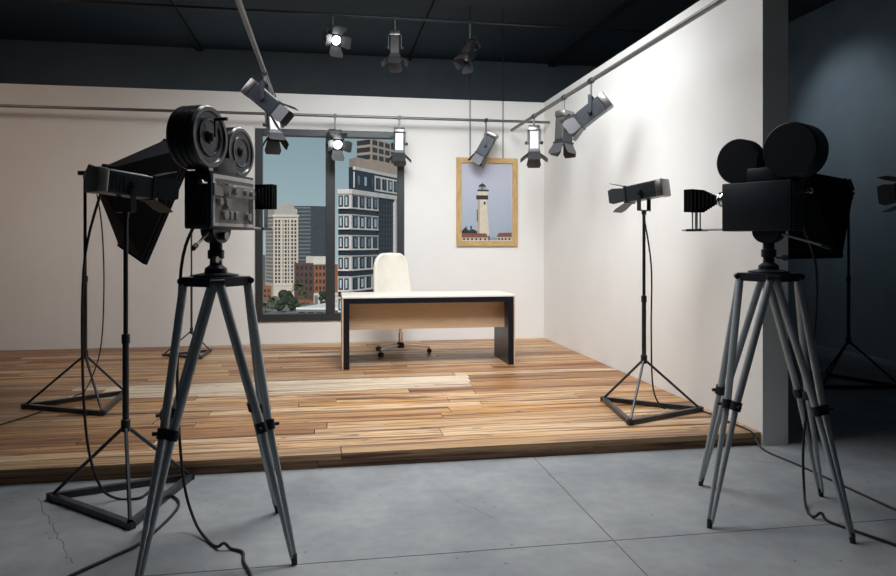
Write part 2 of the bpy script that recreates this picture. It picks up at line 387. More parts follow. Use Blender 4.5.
ch = thing('office_chair', 'cream high backed swivel chair behind the desk', 'chair', (0.83, 8.10, ZS), R_(22))
def shell(rows, th, name, m, parent, axis_pts):
    # rows: list of (centre point, half width, bow, normal)
    bm = bmesh.new(); n = 12; V = []
    for c, hwid, bow, nrm in rows:
        c = Vector(c); nrm = Vector(nrm).normalized(); r = []
        for i in range(n+1):
            t = -1+2*i/n
            r.append(bm.verts.new(c+Vector((hwid*t, 0, 0))+nrm*(bow*t*t)))
        V.append(r)
    for a, b_ in zip(V, V[1:]):
        for i in range(n): bm.faces.new((a[i], a[i+1], b_[i+1], b_[i]))
    bmesh.ops.recalc_face_normals(bm, faces=bm.faces[:])
    bmesh.ops.solidify(bm, geom=bm.faces[:], thickness=th)
    bmesh.ops.recalc_face_normals(bm, faces=bm.faces[:])
    me = bpy.data.meshes.new(name); bm.to_mesh(me); bm.free(); me.materials.append(MATS[m]); me.shade_smooth()
    o = obj(name, me, parent); sub = o.modifiers.new('sub', 'SUBSURF'); sub.levels = 1; sub.render_levels = 2
    return o
rows = []
for i in range(13):
    t = i/12; z = .50+t*.67; yy = .20+.10*t+.03*math.sin(t*math.pi)
    hwid = .275-.045*t
    if t > .76: hwid *= math.sqrt(max(0.0, 1-((t-.76)/.245)**2))*.55+.45
    rows.append(((0, yy, z), hwid, .05, (0, -1, .12)))
shell(rows, .05, 'backrest', 'chair_cream', ch, None)
rows = []
for i in range(9):
    t = i/8; yy = -.27+t*.50; z = .465-.03*math.sin(t*math.pi)-(.04*(1-t/.15) if t < .15 else 0)
    rows.append(((0, yy, z), .25-.01*abs(t-.5), .03, (0, 0, 1)))
shell(rows, .06, 'seat', 'chair_cream', ch, None)
MB().box(-.1, .1, -.1, .12, .37, .405, bev=.01).cyl((0, 0, .40), (0, 0, .42), .06).build('mechanism', 'dark_metal', ch)
MB().cyl((0, 0, .10), (0, 0, .24), .028).cyl((0, 0, .24), (0, 0, .38), .018).build('gas_post', 'chrome', ch)
MB().lathe([(.02, .07), (.045, .07), (.045, .12), (.032, .135), (.0, .135)], 20).build('hub', 'dark_metal', ch)
for k in range(3):
    a = R_((-24, 113, 201)[k]); dx, dy = math.cos(a), math.sin(a)
    arm = MB().bar((dx*.03, dy*.03, .105), (dx*.34, dy*.34, .072), .032, .022).build('base_arm', 'chrome', ch)
    b = MB(); px, py = dx*.335, dy*.335
    for s in (-1, 1):
        q = Vector((-dy, dx, 0))*(s*.014)
        b.cyl(Vector((px, py, .028))+q*.4, Vector((px, py, .028))+q*1.6, .027, n=14)
    b.cyl((px, py, .03), (px, py, .07), .008)
    b.build('caster', 'black_metal', arm)

# ------------------------------------------------------------------ framed lighthouse picture
for nm, c in (('print_tower', (0.62, 0.57, 0.44)), ('print_black', (0.02, 0.02, 0.022)), ('print_roof', (0.20, 0.075, 0.05)),
              ('print_wall', (0.50, 0.46, 0.36)), ('print_grey', (0.30, 0.32, 0.36)), ('print_shade', (0.40, 0.35, 0.25))):
    mat(nm, c, 0.45, var=0.08, scale=30)
def print_sky():
    m, t, b = newmat('print_sky'); L = t.links
    tc = t.nodes.new('ShaderNodeTexCoord'); sp = t.nodes.new('ShaderNodeSeparateXYZ'); r = t.nodes.new('ShaderNodeValToRGB')
    n = t.nodes.new('ShaderNodeTexNoise'); n.inputs['Scale'].default_value = 3
    ad = t.nodes.new('ShaderNodeMath'); ad.operation = 'MULTIPLY_ADD'; ad.inputs[1].default_value = .25
    L.new(tc.outputs['Object'], n.inputs['Vector']); L.new(tc.outputs['Object'], sp.inputs[0])
    L.new(n.outputs['Fac'], ad.inputs[0]); L.new(sp.outputs['Z'], ad.inputs[2]); L.new(ad.outputs[0], r.inputs[0])
    r.color_ramp.elements[0].position = .15; r.color_ramp.elements[0].color = (0.33, 0.40, 0.48, 1)
    r.color_ramp.elements[1].position = 1.1; r.color_ramp.elements[1].color = (0.50, 0.52, 0.62, 1)
    L.new(r.outputs[0], b.inputs['Base Color']); b.inputs['Roughness'].default_value = .4; MATS['print_sky'] = m
print_sky()
PX, PZ = 2.095, 1.333; PW, PH = .834, 1.175
pic = thing('lighthouse_picture', 'oak framed picture of a lighthouse hung on the white wall', 'picture', (PX, BX, PZ))
fw = .068
for s in (-1, 1):
    x0, x1 = sorted((s*PW/2, s*(PW/2-fw)))
    xi, xo = s*(PW/2-fw), s*PW/2
    MB().prism([(xo, -.004, 0), (xi, -.004, fw), (xi, -.004, PH-fw), (xo, -.004, PH)], (0, -.032, 0)).build('frame_bar', 'oak_frame', pic, smooth=False)
    zo, zi = (0, fw) if s < 0 else (PH, PH-fw)
    MB().prism([(-PW/2, -.004, zo), (PW/2, -.004, zo), (PW/2-fw, -.004, zi), (-PW/2+fw, -.004, zi)], (0, -.032, 0)).build('frame_bar', 'oak_frame_h', pic, smooth=False)
MB().box(-PW/2+.02, PW/2-.02, -.012, -.003, .02, PH-.02).build('backing_board', 'white_board', pic, smooth=False)
pm = ['print_sky', 'print_tower', 'print_black', 'print_roof', 'print_wall', 'print_grey', 'print_shade']
b = MB(); lay = [0]
iw0, iw1, ih0, ih1 = -PW/2+fw+.006, PW/2-fw-.006, fw+.006, PH-fw-.006
def pp(pts, mi):            # picture drawing: x 0..1 from its left edge, y 0..1 from its top edge
    lay[0] += 1; b.mi = mi
    b.poly([(iw0+(iw1-iw0)*x, -.0125-.00015*lay[0], ih1-(ih1-ih0)*yv) for x, yv in pts])
def pz(x0, y0, x1, y1, mi): pp([((x0-105)/241, (y0-110)/368), ((x1-105)/241, (y0-110)/368), ((x1-105)/241, (y1-110)/368), ((x0-105)/241, (y1-110)/368)], mi)
def pq(pts, mi): pp([((x-105)/241, (y_-110)/368) for x, y_ in pts], mi)
pp([(0, 0), (1, 0), (1, 1), (0, 1)], 0)
pq([(105, 432), (120, 418), (140, 430), (160, 424), (186, 438), (186, 446), (105, 446)], 2)
pz(122, 412, 129, 430, 2); pz(146, 408, 153, 428, 2)
pq([(183, 280), (223, 280), (238, 458), (178, 458)], 1); pq([(183, 280), (192, 280), (190, 458), (178, 458)], 6)
pz(210, 292, 219, 306, 2); pz(177, 330, 181, 388, 2)
pz(184, 240, 229, 264, 1); pz(174, 262, 231, 282, 2); pz(180, 234, 234, 243, 2); pz(188, 219, 220, 235, 5); pz(200, 219, 204, 235, 2)
pq([(183, 221), (192, 210), (201, 207), (203, 198), (206, 207), (214, 210), (222, 221)], 2)
pq([(105, 444), (222, 444), (232, 466), (105, 466)], 3); pz(105, 464, 232, 478, 4)
pq([(282, 442), (346, 440), (346, 462), (270, 464)], 3); pz(272, 461, 346, 478, 4); pz(232, 462, 274, 478, 5)
for x in (112, 130, 150, 170, 190, 212): pz(x, 467, x+8, 477, 2)
for x in (280, 296, 312, 330): pz(x, 465, x+7, 476, 2)
pz(232, 455, 238, 478, 2)
b.build('print', pm, pic, smooth=False)
for wx in (1.863, 2.314):
    MB().cyl((wx-PX, -.02, PH-.004), (wx-PX, -.02, ZC-PZ), .0055, n=6).build('hanging_wire', 'black_metal', pic)

# ------------------------------------------------------------------ rails
def rail(name, label, a, bb, r, hang, m='rail_steel'):
    a = Vector(a); bb = Vector(bb)
    o = thing(name, label, 'rail', a, 0, 'lighting rails')
    MB().cyl((0, 0, 0), bb-a, r, n=12).build('pipe', m, o)
    for t in hang:
        p = (bb-a)*t; MB().cyl(p, p+Vector((0, 0, ZC-a.z)), .008, n=8).build('hanger', 'rail_steel', o)
    return o
ZW, YW = 2.968, 8.9
ZR, XRR, XFL = 2.858, 2.38, -0.545
ZU, YU = 4.10, 8.5
rail('lighting_rail', 'long steel lighting rail running across the white back wall', (-5.6, YW, ZW), (RX, YW, ZW), .018, [.03, .1])
rail('lighting_rail', 'steel lighting rail running along the white side wall', (XRR, 8.93, ZR), (XRR, 1.0, ZR), .020, [.66, .9])
rail('lighting_rail', 'steel lighting rail above the film camera beside the window', (XFL, 8.05, ZR), (XFL, 1.0, ZR), .020, [.54, .9])
rail('lighting_rail', 'dark lighting rail high under the ceiling', (-6.0, YU, ZU), (5.6, YU, ZU+.012), .018, [.02, .16, .95], 'dark_metal')

# ------------------------------------------------------------------ spotlights
SP = {}
def spot_meshes():
    SP['body'] = MB().box(-.062, .062, -.13, .13, -.072, .072, bev=.006, seg=1).mesh('body', 'dark_metal')
    SP['rear_cap'] = MB().box(-.068, .068, -.195, -.128, -.079, .079, bev=.012).mesh('rear_cap', 'grey_metal')
    b = MB(); b.box(-.07, .07, .126, .142, -.08, -.066); b.box(-.07, .07, .126, .142, .066, .08)
    b.box(-.07, -.056, .126, .142, -.066, .066); b.box(.056, .07, .126, .142, -.066, .066)
    SP['front_rim'] = b.mesh('front_rim', 'black_metal', smooth=False)
    for nm, m in (('lens', 'lens_glass'), ('lens_lit', 'lamp_glow')):
        SP[nm] = MB().lathe([(.05, .127), (.052, .131), (.045, .137), (.025, .1415), (.006, .143)], 36, 'Y').mesh('lens', m)
    SP['vent'] = MB().box(-.0655, .0655, -.004, .004, -.045, .045).mesh('vent_slot', 'black_metal', smooth=False)
    SP['top_plate'] = MB().box(-.05, .05, -.12, .10, .0722, .0765, bev=.002, seg=1).mesh('top_plate', 'grey_metal')
    # barn door leaf hinged at origin, running along +Y, hinge along X
    def leaf(w0, w1, L):
        return MB().prism([(-w0, 0, 0), (w0, 0, 0), (w0*1.04, .012, 0), (w1, L*.72, 0), (w1*.8, L, 0), (-w1*.8, L, 0), (-w1, L*.72, 0), (-w0*1.04, .012, 0)], (0, 0, .003)).mesh('barn_door', 'door_metal', smooth=False)
    SP['leaf_big'] = leaf(.062, .085, .135); SP['leaf_small'] = leaf(.060, .072, .125)
    for s, nm in ((1, 'yoke_up'), (-1, 'yoke_down')):
        b = MB()
        for k in (-1, 1): b.box(*sorted((k*.074, k*.082)), -.016, .016, *sorted((-s*.02, s*.145)))
        b.box(-.082, .082, -.016, .016, *sorted((s*.145, s*.153)))
        SP[nm] = b.mesh('yoke', 'dark_metal', smooth=False)
    SP['knob'] = MB().cyl((.06, 0, 0), (.082, 0, 0), .010).cyl((.082, 0, 0), (.106, 0, 0), .021, .017, n=14).mesh('knob', 'black_metal')
spot_meshes()
def spot_head(root, pivot, heading, tilt, up, lit=False, doors=(35, 35, 30, 30), scale=1.0):
    hz = R_(heading); ln = scale
    y_ = obj('yoke', SP['yoke_up' if up else 'yoke_down'], root, pivot, (0, 0, hz)); y_.scale = (scale,)*3
    bo = obj('body', SP['body'], root, pivot, (R_(tilt), 0, hz)); bo.scale = (scale, ln, scale*(1.0 if up else .88))
    for k in ('rear_cap', 'front_rim', 'top_plate'): obj(k, SP[k], bo)
    obj('knob', SP['knob'], bo); obj('knob', SP['knob'], bo, None, (0, 0, math.pi))
    obj('lens', SP['lens_lit' if lit else 'lens'], bo)
    for k in range(4): obj('vent_slot', SP['vent'], bo, (0, -.105+.021*k, 0))
    up_, dn, lf, rt = doors
    obj('barn_door', SP['leaf_big'], bo, (0, .142, .073), (R_(up_), 0, 0))
    obj('barn_door', SP['leaf_big'], bo, (0, .142, -.073), (-R_(dn), 0, 0))
    for k, a in ((-1, lf), (1, rt)):
        q = Matrix.Rotation(-k*R_(a), 4, 'Z') @ Matrix.Rotation(R_(90), 4, 'Y')
        obj('barn_door', SP['leaf_small'], bo, (k*.063, .142, 0), q.to_euler())
    if lit:
        d = bpy.data.lights.new('lamp_beam', 'SPOT'); d.energy = 12; d.spot_size = R_(60); d.spot_blend = .6; d.shadow_soft_size = .04; d.color = (.9, .96, 1)
        lo = bpy.data.objects.new('lamp_beam', d); COL.objects.link(lo); lo.parent = bo; lo.location = (0, .30, 0); lo.rotation_euler = (R_(90), 0, 0)
    return bo
def hung_spot(loc, drop, heading, tilt, label, lit=False, doors=(35, 35, 30, 30), scale=1.0, r=.018):
    t = thing('track_spotlight', label, 'spotlight', loc, 0, 'spotlights on the rails')
    MB().cyl((0, 0, -r*.8), (0, 0, -drop), .011, n=10).build('drop_rod', 'rail_steel', t)
    MB().cyl((-.0, -.028, 0), (0, .028, 0), r+.008, n=14).build('clamp', 'dark_metal', t)
    spot_head(t, (0, 0, -drop-.153*scale), heading, tilt, True, lit, doors, scale)
    return t
hung_spot((.087, YW, ZW), .17, 196, -24, 'lit spotlight glowing on the rail in front of the window', True, (50, 50, 45, 45))
hung_spot((.899, YW, ZW), .18, 172, -80, 'grey spotlight pointing down beside the window edge', doors=(25, 40, 45, 45))
hung_spot((2.028, YW, ZW), .18, 70, -60, 'grey spotlight tilted down in front of the lighthouse picture', doors=(15, 15, 15, 15))
hung_spot((XRR, 7.916, ZR), .16, 165, -76, 'spotlight at the corner end of the side wall rail, aimed down', doors=(30, 30, 50, 50), r=.02)
hung_spot((XRR, 6.858, ZR), .18, 120, -86, 'spotlight pointing straight down, second from the end of the side wall rail', doors=(30, 20, 30, 25), r=.02)
hung_spot((XRR, 6.112, ZR), .14, 60, -36, 'spotlight tilted steeply across the side wall rail', doors=(15, 15, 15, 15), r=.02)
hung_spot((XFL, 6.287, ZR), .09, -100, -40, 'dark spotlight tilted down on the rail above the film camera', doors=(20, 20, 20, 20), r=.02)
hung_spot((XFL, 7.30, ZR), .14, -165, -66, 'dark spotlight pointing down behind the tilted one on the rail above the film camera', doors=(30, 35, 30, 30), r=.02)
hung_spot((.06, YU, ZU), .12, 198, -26, 'lit spotlight glowing on the high rail under the ceiling', True, (50, 50, 45, 45))
hung_spot((.804, YU, ZU), .20, 172, -80, 'dark spotlight pointing down from the high rail, beside the lit one', doors=(30, 30, 50, 50))
hung_spot((1.734, YU, ZU), .20, 135, -52, 'dark spotlight tilted on the high rail above the lighthouse picture', doors=(15, 25, 20, 20))
sp = hung_spot((3.90, 4.02, ZC), ZC-1.87, 72, -6, 'black spotlight hung on a long drop pole beside the dark wall', doors=(20, 20, 25, 25))
sp['group'] = 'spotlights in the hall'

# ------------------------------------------------------------------ light stands
def stand(center, z0, r, ang, top, joint, label, k=1.0, crossbar=None, group='black light stands'):
    t = thing('light_stand', label, 'light stand', (center[0], center[1], z0), 0, group)
    cor = [Vector((r*math.cos(R_(ang+120*i)), r*math.sin(R_(ang+120*i)), .018)) for i in range(3)]
    for i in range(3):
        a, b_ = cor[i], cor[(i+1) % 3]; d = (b_-a).normalized()*.02
        MB().bar(a-d, b_+d, .034*k, .034*k).build('base_tube', 'dark_metal', t)
    for i in range(3):
        MB().cyl(cor[i]*.97+Vector((0, 0, .015)), Vector((0, 0, joint)), .0095*k, n=10).build('brace', 'dark_metal', t)
    MB().lathe([(.012, joint-.035), (.024*k, joint-.03), (.024*k, joint+.03), (.015, joint+.035)], 16).build('joint_collar', 'black_metal', t)
    mid = joint+(top-joint)*.42
    MB().cyl((0, 0, joint-.02), (0, 0, mid), .0165*k, n=14).build('pole', 'dark_metal', t)
    MB().cyl((0, 0, mid), (0, 0, top), .012*k, n=14).build('extension_pole', 'black_metal', t)
    MB().lathe([(.012, mid-.03), (.021*k, mid-.028), (.021*k, mid+.02), (.012, mid+.022)], 16).build('pole_collar', 'black_metal', t)
    if crossbar:
        a, b_ = crossbar; MB().bar(a, b_, .035, .032).build('crossbar', 'black_metal', t)
    return t
LF = (-1.055, 3.94)
def angle_of(c, p): return math.degrees(math.atan2(p[1]-c[1], p[0]-c[0]))
stand(LF, 0, .405, angle_of(LF, (-.935, 3.565)), 1.50, .40, 'black light stand on the concrete carrying a spotlight')
S2 = (-1.885, 5.915)
stand(S2, ZS, .43, angle_of(S2, (-1.667, 5.579)), 1.83, .40, 'black light stand on the stage carrying a softbox',
      crossbar=(-RIGHT*.05+UP*1.83, RIGHT*.10+UP*1.83))
stand((-1.53, 8.34), ZS, .30, -62, 1.75, .285, 'small light stand against the back wall, seen through the tripod legs', k=.75)
S4 = (2.36, 4.977)
stand(S4, ZS, .43, angle_of(S4, (2.094, 4.636)), 1.495, .40, 'slim light stand on the stage before the white side wall')
S5 = at(848.5, 0, 6.8)
stand((S5.x, S5.y), 0, .43, 200, 1.85, .42, 'light stand in the dark behind the set wall, carrying a softbox',
      crossbar=(-RIGHT*.10+UP*1.85, RIGHT*.05+UP*1.85))
def stand_spot(c, ztop, heading, tilt, label, doors):
    t = thing('stand_spotlight', label, 'spotlight', (c[0], c[1], ztop), 0, 'spotlights on stands')
    MB().cyl((0, 0, 0), (0, 0, .03), .018, n=12).build('spigot', 'black_metal', t)
    spot_head(t, (0, 0, .03+.15*.95), heading, tilt, False, False, doors, .95)
    return t
stand_spot(LF, 1.50, -46, -5, 'black spotlight with barn doors on the stand standing on concrete', (25, 30, 20, 35))
stand_spot(S4, 1.495+ZS, 36, -8, 'grey capped spotlight on the stand before the white side wall', (25, 30, 25, 25))

# ------------------------------------------------------------------ softboxes
def softbox(back, A, L, W, H, D, label):
    A = Vector(A).normalized(); L = Vector(L); L = (L-A*L.dot(A)).normalized(); S = A.cross(L)
    M = Matrix(((A.x, S.x, -L.x), (A.y, S.y, -L.y), (A.z, S.z, -L.z)))     # local x forward, y across, z along the long edge
    t = thing('softbox', label, 'softbox', back, 0, 'softboxes on stands'); t.rotation_euler = M.to_euler()
    s = .10; b = MB()
    prof = [(0, s, s), (.05, s*1.15, s*1.15), (D, W/2, H/2)]
    rings = [[b.bm.verts.new((x, sy*hw_, sz*hh)) for sy, sz in ((-1, -1), (1, -1), (1, 1), (-1, 1))] for x, hw_, hh in prof]
    for a, c in zip(rings, rings[1:]):
        for i in range(4): b.bm.faces.new((a[i], a[(i+1) % 4], c[(i+1) % 4], c[i]))
    b.bm.faces.new(rings[0]); b.build('shell', 'black_fabric', t, smooth=False)
    MB().box(D-.03, D-.026, -W/2+.02, W/2-.02, -H/2+.02, H/2-.02).build('diffuser', 'diffuser', t, smooth=False)
    b = MB(); cr = [Vector((D, sy*W/2, sz*H/2)) for sy, sz in ((-1, -1), (1, -1), (1, 1), (-1, 1))]
    for i in range(4): b.bar(cr[i], cr[(i+1) % 4], .012, .03, up=(1, 0, 0))
    b.build('rim', 'black_fabric', t, smooth=False)
    MB().box(-.10, .0, -.06, .06, -.06, .06, bev=.01).cyl((-.04, 0, -.06), (-.04, 0, -.10), .02).build('lamp_socket', 'black_metal', t)
    return t
softbox(at(100, 176.5, 5.42), camdir(.806, .713, -.38), camdir(-.299, .16, -1.842), .82, .985, .445, 'black softbox on the stand at the dim side of the stage')
softbox(at(841, 189, 6.72), camdir(-1.199, -.428, -.593), camdir(.387, .088, -1.273), .757, .82, .67, 'black softbox in the dark behind the film camera')

# ------------------------------------------------------------------ four legged camera stands
FT, PZT = .3025, 1.195
def leg_mesh_parts():
    out = {}
    foot = Vector((FT, FT, .03)); tops = [Vector((.137, .014, PZT-.015)), Vector((.014, .137, PZT-.015))]
    b = MB(); col = []; low = MB()
    for k, tp in enumerate(tops):
        off = (Vector((1, -1, 0)) if k == 0 else Vector((-1, 1, 0))).normalized()*.011
        f = foot+off; mid_top = (tops[0]+tops[1])/2; c = foot.lerp(mid_top, .47)+off*2.35
        b.cyl(tp, c, .0180, .0175, n=14); low.cyl(c.lerp(tp, .02), f, .0155, .0085, n=12); col.append((c, (tp-c).normalized()))
    out['leg'] = b.mesh('leg', 'steel'); out['lower_leg'] = low.mesh('lower_leg', 'steel')
    for k, (c, d) in enumerate(col):
        s_ = Vector((1, -.3, 0)) if k == 0 else Vector((-.3, 1, 0))
        out['collar%d' % k] = MB().cyl(c-d*.022, c+d*.022, .0255, n=14).cyl(c+s_*.018, c+s_*.042, .009).mesh('collar', 'navy_metal')
    b = MB(); b.cyl(foot+Vector((0, 0, .012)), (FT+.004, FT+.004, .0), .015, .012, n=12)
    out['foot_tip'] = b.mesh('foot_tip', 'black_metal')
    return out
LEGP = leg_mesh_parts()
def camera_stand(loc, rz, label):
    t = thing('camera_tripod', label, 'tripod', loc, rz, 'camera tripods')
    r = .15
    pts = []
    for k in range(4):
        a = math.pi/2*k
        for da in (-.13, .13): pts.append((r*math.cos(a+da), r*math.sin(a+da), PZT-.022))
    MB().prism(pts, (0, 0, .04)).build('top_plate', 'navy_metal', t, smooth=False)
    MB().lathe([(.0, PZT+.018), (.10, PZT+.018), (.098, PZT+.028), (.055, PZT+.036), (.0, PZT+.036)], 28).build('turntable', 'navy_metal', t)
    for k in range(4):
        lg = obj('leg', LEGP['leg'], t, None, (0, 0, math.pi/2*k))
        for nm in ('lower_leg', 'collar0', 'collar1', 'foot_tip'): obj(nm.strip('01'), LEGP[nm], lg)
    for k in range(4):
        a = math.pi/2*k; p = Vector((math.cos(a)*.15, math.sin(a)*.15, PZT)); q = Vector((-math.sin(a), math.cos(a), 0))
        MB().cyl(p-q*.03, p+q*.03, .014, n=12).build('hinge_bolt', 'black_metal', t)
    return t
LT, RT = (-.497, 3.283), (2.21, 3.235)
camera_stand((*LT, 0), R_(10.6), 'steel four legged tripod under the film camera with the visible control panel')
camera_stand((*RT, 0), R_(-25.8), 'steel four legged tripod under the film camera standing in shadow')

# ------------------------------------------------------------------ film cameras
def reel_profile(R, W):
    h = W/2; p = [(0.0, -h*.80), (R*.14, -h*1.02), (R*.20, -h*1.02), (R*.22, -h*.72), (R*.50, -h*.70), (R*.53, -h*.95), (R*.60, -h*.98), (R*.63, -h*.84),
         (R*.78, -h*.84), (R*.82, -h*.98), (R*.94, -h*.98), (R, -h*.80), (R, -h*.42), (R*.955, -h*.38), (R*.955, -h*.30), (R, -h*.26), (R, h*.02), (R*.955, h*.06), (R*.955, h*.14),
         (R, h*.18), (R, h*.48), (R*.96, h*.52), (R*.96, h*.60), (R, h*.64), (R, h*.82), (R*.95, h), (0.0, h)]
    return p
def film_camera(loc, rz, label):
    t = thing('film_camera', label, 'film camera', loc, rz, 'film cameras')
    F0, F1, B0, B1, WH = -.145, .222, .195, .446, .062
    # head
    MB().lathe([(.0, .0), (.05, 0), (.048, .02), (.028, .035), (.026, .06), (.036, .065), (.036, .10), (.028, .105), (.028, .15), (.0, .15)], 24).build('pan_head', 'navy_metal', t)
    b = MB(); pts = [(.072*math.cos(a), -.032, .197+.072*math.sin(a)*.9) for a in [math.pi+math.pi*i/16 for i in range(17)]]
    b.prism(pts, (0, .064, 0)); b.build('tilt_bracket', 'navy_metal', t)
    MB().cyl((.0, -.030, .165), (.0, -.056, .165), .018, n=16).build('lock_knob', 'grey_metal', t)
    MB().cyl((-.065, -.03, .06), (-.065, -.05, .06), .015, n=14).cyl((-.02, -.04, .06), (-.065, -.04, .06), .006).build('lock_knob', 'grey_metal', t)
    hd_ = MB().cyl((-.05, 0, .185), (-.26, -.065, .115), .0065, n=10).build('pan_handle', 'steel', t)
    MB().cyl((-.235, -.0572, .1233), (-.272, -.0687, .111), .011, n=12).build('handle_grip', 'black_metal', hd_)
    # body
    body = MB().box(F0, F1, -WH, WH, B0, B1, bev=.006).build('body', 'navy_metal', t)
    MB().box(-.09, .09, -.05, .05, B1-.004, B1+.07, bev=.006).build('magazine_mount', 'navy_metal', t)
    # control panel on the right hand side (-y)
    pf0, pf1, pz0, pz1 = F0+.012, F1-.008, B0+.012, B1-.014
    pan = MB()
    for x0, x1, z0, z1 in ((pf0, pf1, pz0, pz0+.014), (pf0, pf1, pz1-.018, pz1), (pf0, pf0+.014, pz0+.014, pz1-.018), (pf1-.014, pf1, pz0+.014, pz1-.018)):
        pan.box(x0, x1, -WH-.010, -WH+.001, z0, z1)
    pan = pan.build('panel_frame', 'panel_white', t, smooth=False)
    brd = MB().box(pf0+.014, pf1-.014, -WH-.006, -WH+.001, pz0+.014, pz1-.018).build('control_board', 'panel_grey', t, smooth=False)
    def uv(u, v): return pf0+(pf1-pf0)*u, pz1-(pz1-pz0)*v
    x0, z1 = uv(-.01, .17); x1, z0 = uv(.965, .42)
    MB().box(x0, x1, -WH-.018, -WH-.005, z0, z1, bev=.002, seg=1).build('raised_strip', 'panel_grey', brd)
    x0, z1 = uv(.20, .17); x1, z0 = uv(.31, .41)
    MB().box(x0, x1, -WH-.0195, -WH-.017, z0, z1).build('counter_window', 'glass_dark', brd, smooth=False)
    x0, z1 = uv(.05, .155); x1, z0 = uv(.31, .20)
    MB().box(x0, x1, -WH-.0195, -WH-.017, z0, z1).build('counter_window', 'glass_dark', brd, smooth=False)
    def knob(u, v, r, h=.02, m='panel_grey', y0=-.005):
        x, z = uv(u, v)
        MB().lathe([(.0, y0), (r*1.1, y0), (r*1.1, y0-.004), (r, y0-.005), (r*.92, y0-h), (.0, y0-h)], 18, 'Y', Matrix.Translation((x, -WH, z))).build('knob', m, brd)
    for u, v, r in ((.45, .28, .019), (.695, .295, .013), (.85, .305, .014)): knob(u, v, r, .018, y0=-.017)
    for u, v, r in ((.13, .53, .016), (.30, .545, .022), (.245, .775, .022), (.81, .795, .019)): knob(u, v, r)
    for u in (.40, .52):
        x, z = uv(u, .78); MB().box(x-.014, x+.014, -WH-.018, -WH-.005, z-.018, z+.018, bev=.003, seg=1).build('switch', 'panel_grey', brd)
    for u in (.355, .47):
        x, z = uv(u, .78); MB().box(x-.007, x+.007, -WH-.010, -WH-.005, z-.018, z+.018).build('switch_slot', 'black_metal', brd, smooth=False)
    x0, z1 = uv(.865, .42); x1, z0 = uv(.93, .93)
    MB().box(x0, x1, -WH-.0085, -WH-.005, z0, z1).build('side_slot', 'black_metal', brd, smooth=False)
    # rear face
    rear = MB().box(F0-.012, F0+.002, -WH+.008, WH-.008, B0+.01, B1-.01, bev=.003, seg=1).build('rear_panel', 'navy_metal', t)
    b = MB()
    for y0, y1, z0, z1 in ((-.042, .042, B0+.025, B0+.033), (-.042, .042, B0+.097, B0+.105), (-.042, -.034, B0+.033, B0+.097), (.034, .042, B0+.033, B0+.097)):
        b.box(F0-.017, F0-.011, y0, y1, z0, z1)
    b.build('screen_bezel', 'dark_metal', rear, smooth=False)
    MB().box(F0-.0135, F0-.0115, -.034, .034, B0+.033, B0+.097).build('screen', 'glass_dark', rear, smooth=False)
    for k in range(3):
        for yk in (-.02, .025):
            MB().lathe([(.0, 0), (.009, 0), (.008, .006), (.0, .006)], 12, 'Z', Matrix.Translation((F0-.012, yk, B0+.135+.035*k)) @ Matrix.Rotation(-math.pi/2, 4, 'Y')).build('button', 'dark_metal', rear)
    MB().cyl((F0-.012, -.05, B1-.055), (F0-.04, -.05, B1-.055), .009, .006).cyl((F0-.04, -.05, B1-.055), (F0-.05, -.05, B1-.055), .012).build('eyepiece_latch', 'chrome', rear)
    # magazines
    for nm, x, z, R, W in (('rear_magazine', -.135, .588, .137, .13), ('front_magazine', .150, .560, .118, .085)):
        mg = MB().lathe(reel_profile(R, W), 48, 'Y', Matrix.Translation((x, 0, z))).build(nm, 'reel_black', t, ang=28)
        MB().lathe([(R*.22, -W/2*.735), (R*.50, -W/2*.715), (R*.50, -W/2*.70), (R*.22, -W/2*.70)], 40, 'Y', Matrix.Translation((x, 0, z))).build('reel_dish', 'chrome', mg)
        MB().lathe([(R*.635, -W/2*.86), (R*.775, -W/2*.86), (R*.775, -W/2*.80), (R*.635, -W/2*.80)], 40, 'Y', Matrix.Translation((x, 0, z))).build('reel_ring', 'dark_metal', mg)
        MB().lathe([(.0, -W/2*.8), (R*.15, -W/2*.8), (R*.15, -W/2*1.1), (R*.09, -W/2*1.16), (.0, -W/2*1.16)], 20, 'Y', Matrix.Translation((x, 0, z))).build('hub', 'dark_metal', mg)
        if nm == 'rear_magazine':
            MB().bar((x, -W/2-.02, z), (x, -W/2-.02, z+.075), .014, .008, up=(0, 1, 0)).cyl((x, -W/2-.016, z+.075), (x, -W/2-.075, z+.075), .008, n=12).build('crank', 'black_metal', mg)
        else:
            MB().cyl((x-.145, 0, z-.055), (x-.08, 0, z-.06), .025, n=14).build('magazine_throat', 'navy_metal', mg)
    MB().box(-.145, -.115, -.06, -.035, B1-.002, B1+.012).build('latch_block', 'grey_metal', t, smooth=False)
    # lens, matte box and rods
    lz = .368
    MB().lathe([(.0, F1-.004), (.040, F1-.002), (.044, F1+.010), (.044, F1+.018), (.037, F1+.022), (.037, F1+.030), (.041, F1+.034), (.041, F1+.042), (.028, F1+.050), (.018, F1+.056), (.018, F1+.075), (.0, F1+.075)], 32, 'X', Matrix.Translation((0, 0, lz))).build('lens', 'chrome', t)
    b = MB(); n = 9
    for k in range(n):
        u = k/(n-1); hh = .018+(.0625-.018)*min(1, u*1.35); x = F1+.060+.155*u
        b.box(x, x+.013, -hh, hh, lz-hh, lz+hh)
        if k < n-1: b.box(x+.012, x+.021, -hh*.82, hh*.82, lz-hh*.82, lz+hh*.82)
    b.build('bellows_matte_box', 'black_fabric', t, smooth=False)
